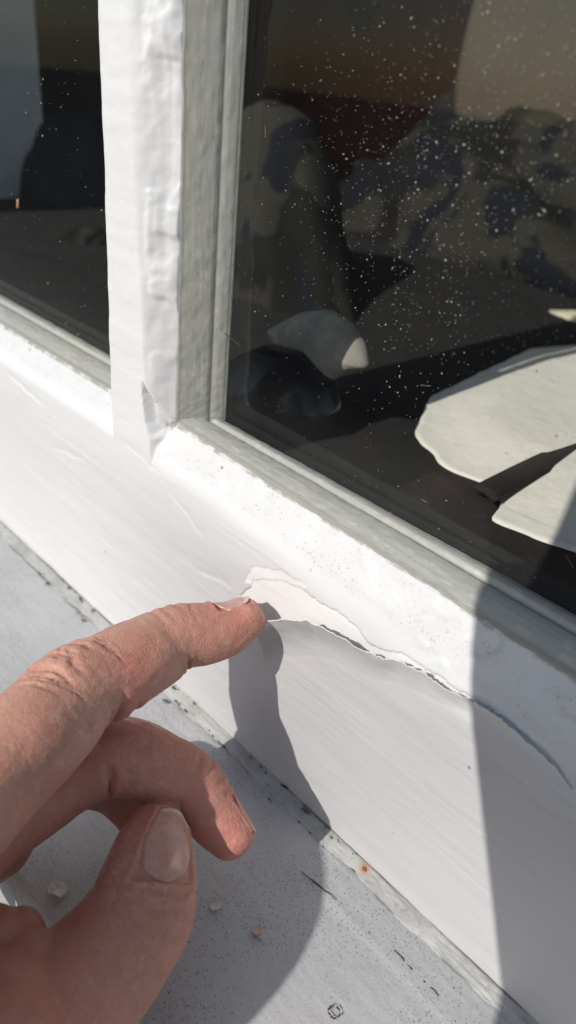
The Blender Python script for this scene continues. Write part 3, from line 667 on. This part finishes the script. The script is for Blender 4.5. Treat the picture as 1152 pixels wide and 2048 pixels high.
index = Finger([(-95, 1625, .164, 122), (-30, 1556, .174, 116), (57, 1474, .186, 108), (104, 1431, .1945, 101), (148, 1378, .202, 92), (213, 1349, .210, 87), (260, 1322, .2155, 83), (310, 1295, .2225, 76), (355, 1271, .2265, 66), (410, 1264, .2305, 62), (458, 1252, .234, 54), (484, 1238, .2355, 46)], (-.30, -.90, -.25), 1.10)
middle = Finger([(-120, 1730, .190, 100), (-40, 1660, .199, 92), (70, 1590, .209, 82), (150, 1535, .2155, 80), (215, 1508, .219, 80), (262, 1512, .2215, 77), (310, 1531, .2235, 74), (360, 1552, .2250, 68), (396, 1578, .2255, 62), (424, 1620, .2255, 59), (448, 1650, .225, 55), (463, 1667, .2245, 50)],
    [(-.3, -.9, -.1)] * 5 + [(.0, -1, -.1), (.15, -1, -.1), (.4, -.9, -.1), (.75, -.62, .1), (.80, -.5, .28), (.80, -.5, .3), (.80, -.5, .3)], 1.05, capf=.9)
ring_f = Finger([(-190, 1800, .195, 90), (-110, 1728, .205, 84), (-30, 1676, .215, 76), (0, 1678, .222, 72), (-26, 1714, .227, 60), (-100, 1765, .228, 54), (-140, 1800, .226, 48)], [(0, -1, 0)] * 2 + [(.5, -.8, 0), (.9, -.4, 0), (.9, .3, .2), (.8, .5, .2), (.8, .5, .2)], 1.05)
tucked = Finger([(80, 1530, .2255, 60), (150, 1548, .231, 58), (232, 1572, .236, 54), (285, 1630, .238, 50), (310, 1670, .238, 46)], (.6, -.7, .1), 1.05)
thumb = Finger([(-40, 2190, 0.1650, 190), (50, 2100, 0.1740, 166), (118, 2028, 0.1820, 146), (184, 1955, 0.1900, 130), (242, 1886, 0.1950, 118), (284, 1818, 0.1990, 110), (296, 1765, 0.2020, 102), (303, 1722, 0.2045, 90), (309, 1692, 0.2070, 79), (314, 1674, 0.2095, 68)], [(.30, -.35, -.95)] * 5 + [(.40, -.35, -.9)] * 2 + [(.50, -.36, -.85)] * 3, .98, capf=.85)
palm = [Finger([(-480, 1880, .140, 240), (-270, 1790, .148, 185), (-140, 1660, .158, 128)], (-.3, -.6, -.6), 1.1),
        Finger([(-560, 1960, .152, 240), (-400, 1920, .160, 180), (-300, 1850, .172, 115)], (-.3, -.6, -.6), 1.1),
        Finger([(-330, 1960, .165, 150), (-140, 1985, .176, 130), (-60, 1930, .183, 108), (10, 1880, .186, 78), (38, 1868, .188, 52)], (0, -1, -.3), 1.0),
        Finger([(-20, 2090, .166, 170), (10, 2000, .174, 120), (40, 1940, .181, 80)], (0, -.6, -.7), 1.0),
        Finger([(-520, 2040, .150, 240), (-270, 2120, .158, 210), (-60, 2175, .164, 185)], (-.3, -.6, -.6), 1.1),
        Finger([(-3200, 2700, .060, 1000), (-1600, 2250, .090, 560), (-900, 2030, .120, 370), (-540, 1900, .145, 270)], (-.3, -.6, -.6), 1.05)]
fingers = [index, middle, ring_f, thumb]
VV, FF, off = [], [], 0
for fg in fingers + [tucked] + palm:
    v, f = fg.mesh(); VV.append(v); FF.append(f + off); off += len(v)
tmp = fast_mesh('tmp_hand', np.concatenate(VV), np.concatenate(FF))
rm = tmp.modifiers.new('r', 'REMESH'); rm.mode = 'VOXEL'; rm.voxel_size = .00052
sm = tmp.modifiers.new('s', 'SMOOTH'); sm.factor = .5; sm.iterations = 8
bpy.context.view_layer.update()
dg = bpy.context.evaluated_depsgraph_get(); hm = bpy.data.meshes.new_from_object(tmp.evaluated_get(dg))
bpy.data.objects.remove(tmp)
nV = len(hm.vertices); co = np.empty(nV * 3, np.float32); hm.vertices.foreach_get('co', co); co = co.reshape(-1, 3).astype(float)
no = np.empty(nV * 3, np.float32); hm.vertex_normals.foreach_get('vector', no); no = no.reshape(-1, 3).astype(float)
# finger coordinates of every vertex (which finger, arc length, angle) for creases
best = np.full(nV, 1e9); fid = np.full(nV, -1); tt = np.zeros(nV); aa = np.zeros(nV)
for k, fg in enumerate(fingers):
    for c0 in range(0, nV, 20000):
        sl_ = slice(c0, c0 + 20000); d2 = ((co[sl_, None] - fg.P[None]) ** 2).sum(-1); i = d2.argmin(1)
        q = np.sqrt(d2[np.arange(len(i)), i]) / fg.R[i]
        rel = co[sl_] - fg.P[i]; t = fg.t[i] + (rel * fg.T[i]).sum(-1); a = np.arctan2((rel * fg.S[i]).sum(-1), (rel * fg.D[i]).sum(-1))
        u = q < best[sl_]; best[sl_] = np.where(u, q, best[sl_]); fid[sl_] = np.where(u, k, fid[sl_]); tt[sl_] = np.where(u, t, tt[sl_]); aa[sl_] = np.where(u, a, aa[sl_])
disp = np.zeros(nV); cre = np.zeros(nV); red = np.zeros(nV); dry = np.zeros(nV)
def groove(k, t0, ac, ah, depth, width, bulge=.3, wav=.0006, seed=0, bow=0.0):
    """a skin fold across finger k at arc length t0, centred at angle ac (0 dorsal, pi palmar)"""
    global disp, cre
    m = (fid == k) & (best < 1.6); da = (aa - ac + np.pi) % (2 * np.pi) - np.pi
    w = np.where(np.abs(da) < ah, np.cos(np.clip(da / ah, -1, 1) * np.pi / 2) ** .6, 0) * m
    d = tt - t0 - wav * fbm(aa * 2.2 + seed, aa * 0 + seed, seed, 3) - bow * da ** 2
    g_ = np.exp(-(d / width) ** 2); disp -= 1.35 * depth * w * g_; disp += depth * bulge * w * (np.exp(-((np.abs(d) - 2.6 * width) / (1.6 * width)) ** 2)); cre = np.maximum(cre, w * g_ * min(1, depth / .0006))
si, smd, st_ = index.sj, middle.sj, thumb.sj
PI = math.pi
# index: pip knuckle wrinkles (dorsal), pip and dip folds (palmar)
for j, (o_, dp) in enumerate([(-.0105, .00035), (-.0075, .0005), (-.0048, .0006), (-.0015, .00075), (.0016, .0006), (.0046, .0008), (.0072, .0006), (.0098, .0004)]): groove(0, si[4] + o_ - .002, -.1 + .25 * math.sin(j * 2.1), 1.1 + .2 * math.sin(j), dp, .00045, .35, .0012, 20 + j, .0015 * math.sin(j * 1.3))
for j, o_ in enumerate([-.0032, -.0012, .001, .003]): groove(0, si[8] + o_, 0., 1.0, .00022, .0004, .3, .0008, 40 + j)
groove(0, si[8] - .0015, PI, 1.35, .0011, .0008, .25, .0006, 50); groove(0, si[8] - .004, PI, .9, .0004, .0006, .3, .0006, 51)
groove(0, si[4] + .0055, PI, 1.5, .0010, .0009, .3, .0008, 52); groove(0, si[4] + .010, PI, .9, .0006, .0007, .3, .0008, 53); groove(0, si[4] + .001, PI, 1.2, .0007, .0007, .3, .0008, 54)
# middle
groove(1, smd[4] - .0005, PI, 1.7, .0016, .0010, .3, .0006, 60); groove(1, smd[8] - .003, PI, 1.4, .0012, .0009, .3, .0006, 61); groove(1, smd[8] + .001, PI, 1.0, .0004, .0007, .3, .0006, 62)
for j, o_ in enumerate([-.004, -.0015, .001, .0035]): groove(1, smd[8] + o_, 0, .9, .0003, .0005, .3, .0008, 65 + j)
# thumb: ip wrinkles
for j, (o_, dp) in enumerate([(-.006, .00025), (-.003, .0003), (0, .0004), (.003, .0004), (.006, .0003), (.0085, .00025)]): groove(3, st_[5] + o_ + .004, .35, 1.0, dp, .0007, .35, .0015, 80 + j, .0012)
groove(3, st_[5] + .004, PI * .72, 1.1, .0012, .0012, .25, .0008, 90)
# fine skin lines running with and across the fingers
lx = fbm(tt * 900, aa * 3.0, 700, 3); ly = fbm(tt * 240, aa * 16, 710, 3)
disp += .00010 * lx + .00010 * ly + .00025 * fbm(tt * 160, aa * 2.5, 720, 3)
L0, L1, L3 = index.t[-1], middle.t[-1], thumb.t[-1]
red = np.clip((fid == 0) * (.75 * np.exp(-((tt - si[4] - .010) / .006) ** 2) * (np.cos(aa) < .5) + .55 * sstep(L0 - .022, L0 - .002, tt)) + (fid == 1) * (.40 + .4 * sstep(L1 - .014, L1, tt)) + (fid == 2) * .4 + (fid == 3) * (.25 + .25 * sstep(L3 - .012, L3, tt)), 0, .9)
dry = np.clip((fid == 3) * np.exp(-((tt - L3 + .008) / .009) ** 2) * (aa < .3) * .9 + (fid == 0) * np.exp(-((tt - si[3]) / .012) ** 2) * .7, 0, 1)
NS = {3: (.12, .72, L3 - .0092, L3 + .0040), 0: (-.05, .70, L0 - .0080, L0 + .0040), 1: (0., .70, L1 - .0080, L1 + .0040)}
for k, (a0, aw, t0, t1) in NS.items():               # the nail's bed: flat under the plate, a soft fold round it
    da = (aa - a0 + PI) % (2 * PI) - PI; e = np.maximum(np.abs(da) / aw, np.maximum((t0 - tt) / .0035 + 1, (tt - t1) / .003 + 1 - .0)) * (fid == k) + 9 * (fid != k)
    ins = 1 - sstep(.90, 1.02, e); rim = np.exp(-((e - 1.12) / .10) ** 2) * (tt < t1 - .001)
    disp = disp * sstep(1.0, 1.5, e) - .00060 * ins + .00045 * rim; cre = np.maximum(cre * (1 - ins), .5 * np.exp(-((e - 1.0) / .05) ** 2) * (tt < t1 - .002)); dry = dry * (1 - ins)
co2 = co + no * disp[:, None]
# nails: a plate per finger, and a shallow bed under it
def nail(fg, k, a0, aw, t0, t1, label, nt_=40, na=40):
    V = np.zeros((nt_, na, 3)); E = np.zeros((nt_, na)); last = [None] * na; H = np.zeros((nt_, na)); OK = []
    for i in range(nt_):
        f = i / (nt_ - 1); t = t0 + (t1 - t0) * f; tc = min(t, fg.t[-1]); I3 = lambda A: np.array([np.interp(tc, fg.t, A[:, q]) for q in range(3)]); Pc, Tc, Dc, Sc = I3(fg.P), I3(fg.T), I3(fg.D), I3(fg.S); Rc = float(np.interp(tc, fg.t, fg.R))
        c = Pc + Tc * max(0, t - fg.t[-1]); half = aw * (.55 + .45 * math.sqrt(min(1, f * 3.2))) * (1 - .22 * max(0, f - .82) / .18)
        row = []
        for j in range(na):
            s_ = j / (na - 1) * 2 - 1; a = a0 + half * s_; d = math.cos(a) * Dc + math.sin(a) * Sc
            cc = c + Tc * .0022 * s_ * s_ * (1 - f) - Tc * .0015 * s_ * s_ * f
            h0 = Rc * 1.35; hit = BVH.ray_cast(Vector(cc + d * h0), Vector(-d), h0)
            h = (h0 - hit[3]) if hit[0] is not None else 0.
            if i and f > .6: h = max(h, H[i - 1, j] - .00012)
            H[i, j] = h; row.append((cc, d, s_, f))
        OK.append(row)
    for _ in range(3):
        H[1:-1] = (H[:-2] + 2 * H[1:-1] + H[2:]) / 4; H[:, 1:-1] = (H[:, :-2] + 2 * H[:, 1:-1] + H[:, 2:]) / 4
    for i in range(nt_):
        for j in range(na):
            cc, d, s_, f = OK[i][j]; rimj = max(0, abs(s_) - .86) / .14
            h = H[i, j] + .00042 - .0009 * rimj ** 2 * (f < .93) - .0009 * max(0, .06 - f) / .06
            V[i, j] = cc + d * h; E[i, j] = sstep(.84, .95, f + .05 * s_ * s_)
    o = fast_mesh('fingernail', V, grid_faces(nt_, na), NAIL, None, True, dict(edge=E)); m_ = o.modifiers.new('t', 'SOLIDIFY'); m_.thickness = .00045; m_.offset = 0
    o['label'] = label; return o
from mathutils.bvhtree import BVHTree
hm.vertices.foreach_set('co', co2.astype(np.float32).ravel()); hm.update()
for an, av in (('red', red), ('dry', dry), ('crease', np.clip(cre, 0, 1))):
    q = hm.attributes.new(an, 'FLOAT', 'POINT'); q.data.foreach_set('value', av.astype(np.float32))
hm.polygons.foreach_set('use_smooth', np.ones(len(hm.polygons), bool)); hm.materials.clear(); hm.materials.append(SKIN); hm.name = 'hand'; BVH = BVHTree.FromPolygons([tuple(v) for v in co2.tolist()], [tuple(p.vertices) for p in hm.polygons])
hand = link(bpy.data.objects.new('hand', hm)); tag(hand, 'bare left hand reaching in from the left, index finger pressing the peeling paint', 'hand')
for o in (nail(thumb, 3, *NS[3], 'thumbnail with dry cuticle'), nail(index, 0, *NS[0], 'index fingernail seen edge on'), nail(middle, 1, *NS[1], 'middle fingernail seen edge on')): o.parent = hand

# ------------------------------------------------------------------ phone that takes the picture (behind the lens): its shadow falls at the right
A_, B_ = onY(938, 1330), onY(1010, 1980)
pn = np.cross(B_ - A_, SUN); pn /= np.linalg.norm(pn)           # plane of the shadow's edge
o0 = CAM - F_ * .006                                            # phone plane, just behind the lens
ed = np.cross(pn, F_); ed /= np.linalg.norm(ed); ed = ed if ed @ U_ > 0 else -ed
M2 = np.array([pn, F_, ed]); e0 = np.linalg.solve(M2, np.array([pn @ A_, F_ @ o0, ed @ o0]))   # nearest point of the edge to the lens
rt = np.cross(F_, ed); rt = rt if rt @ R_ > 0 else -rt
wdt = (o0 - e0) @ rt
print('phone edge offset from lens (m):', wdt)
ph = box('phone', (0, -.075, -.004), (max(.078, wdt + .014), .098, .004), mat_plain('phone_case', (.02, .02, .022), .4), None, .0035)
ph.matrix_world = Matrix(((rt[0], ed[0], -F_[0], e0[0]), (rt[1], ed[1], -F_[1], e0[1]), (rt[2], ed[2], -F_[2], e0[2]), (0, 0, 0, 1)))
tag(ph, 'dark smartphone held above the sill, taking the picture', 'phone')
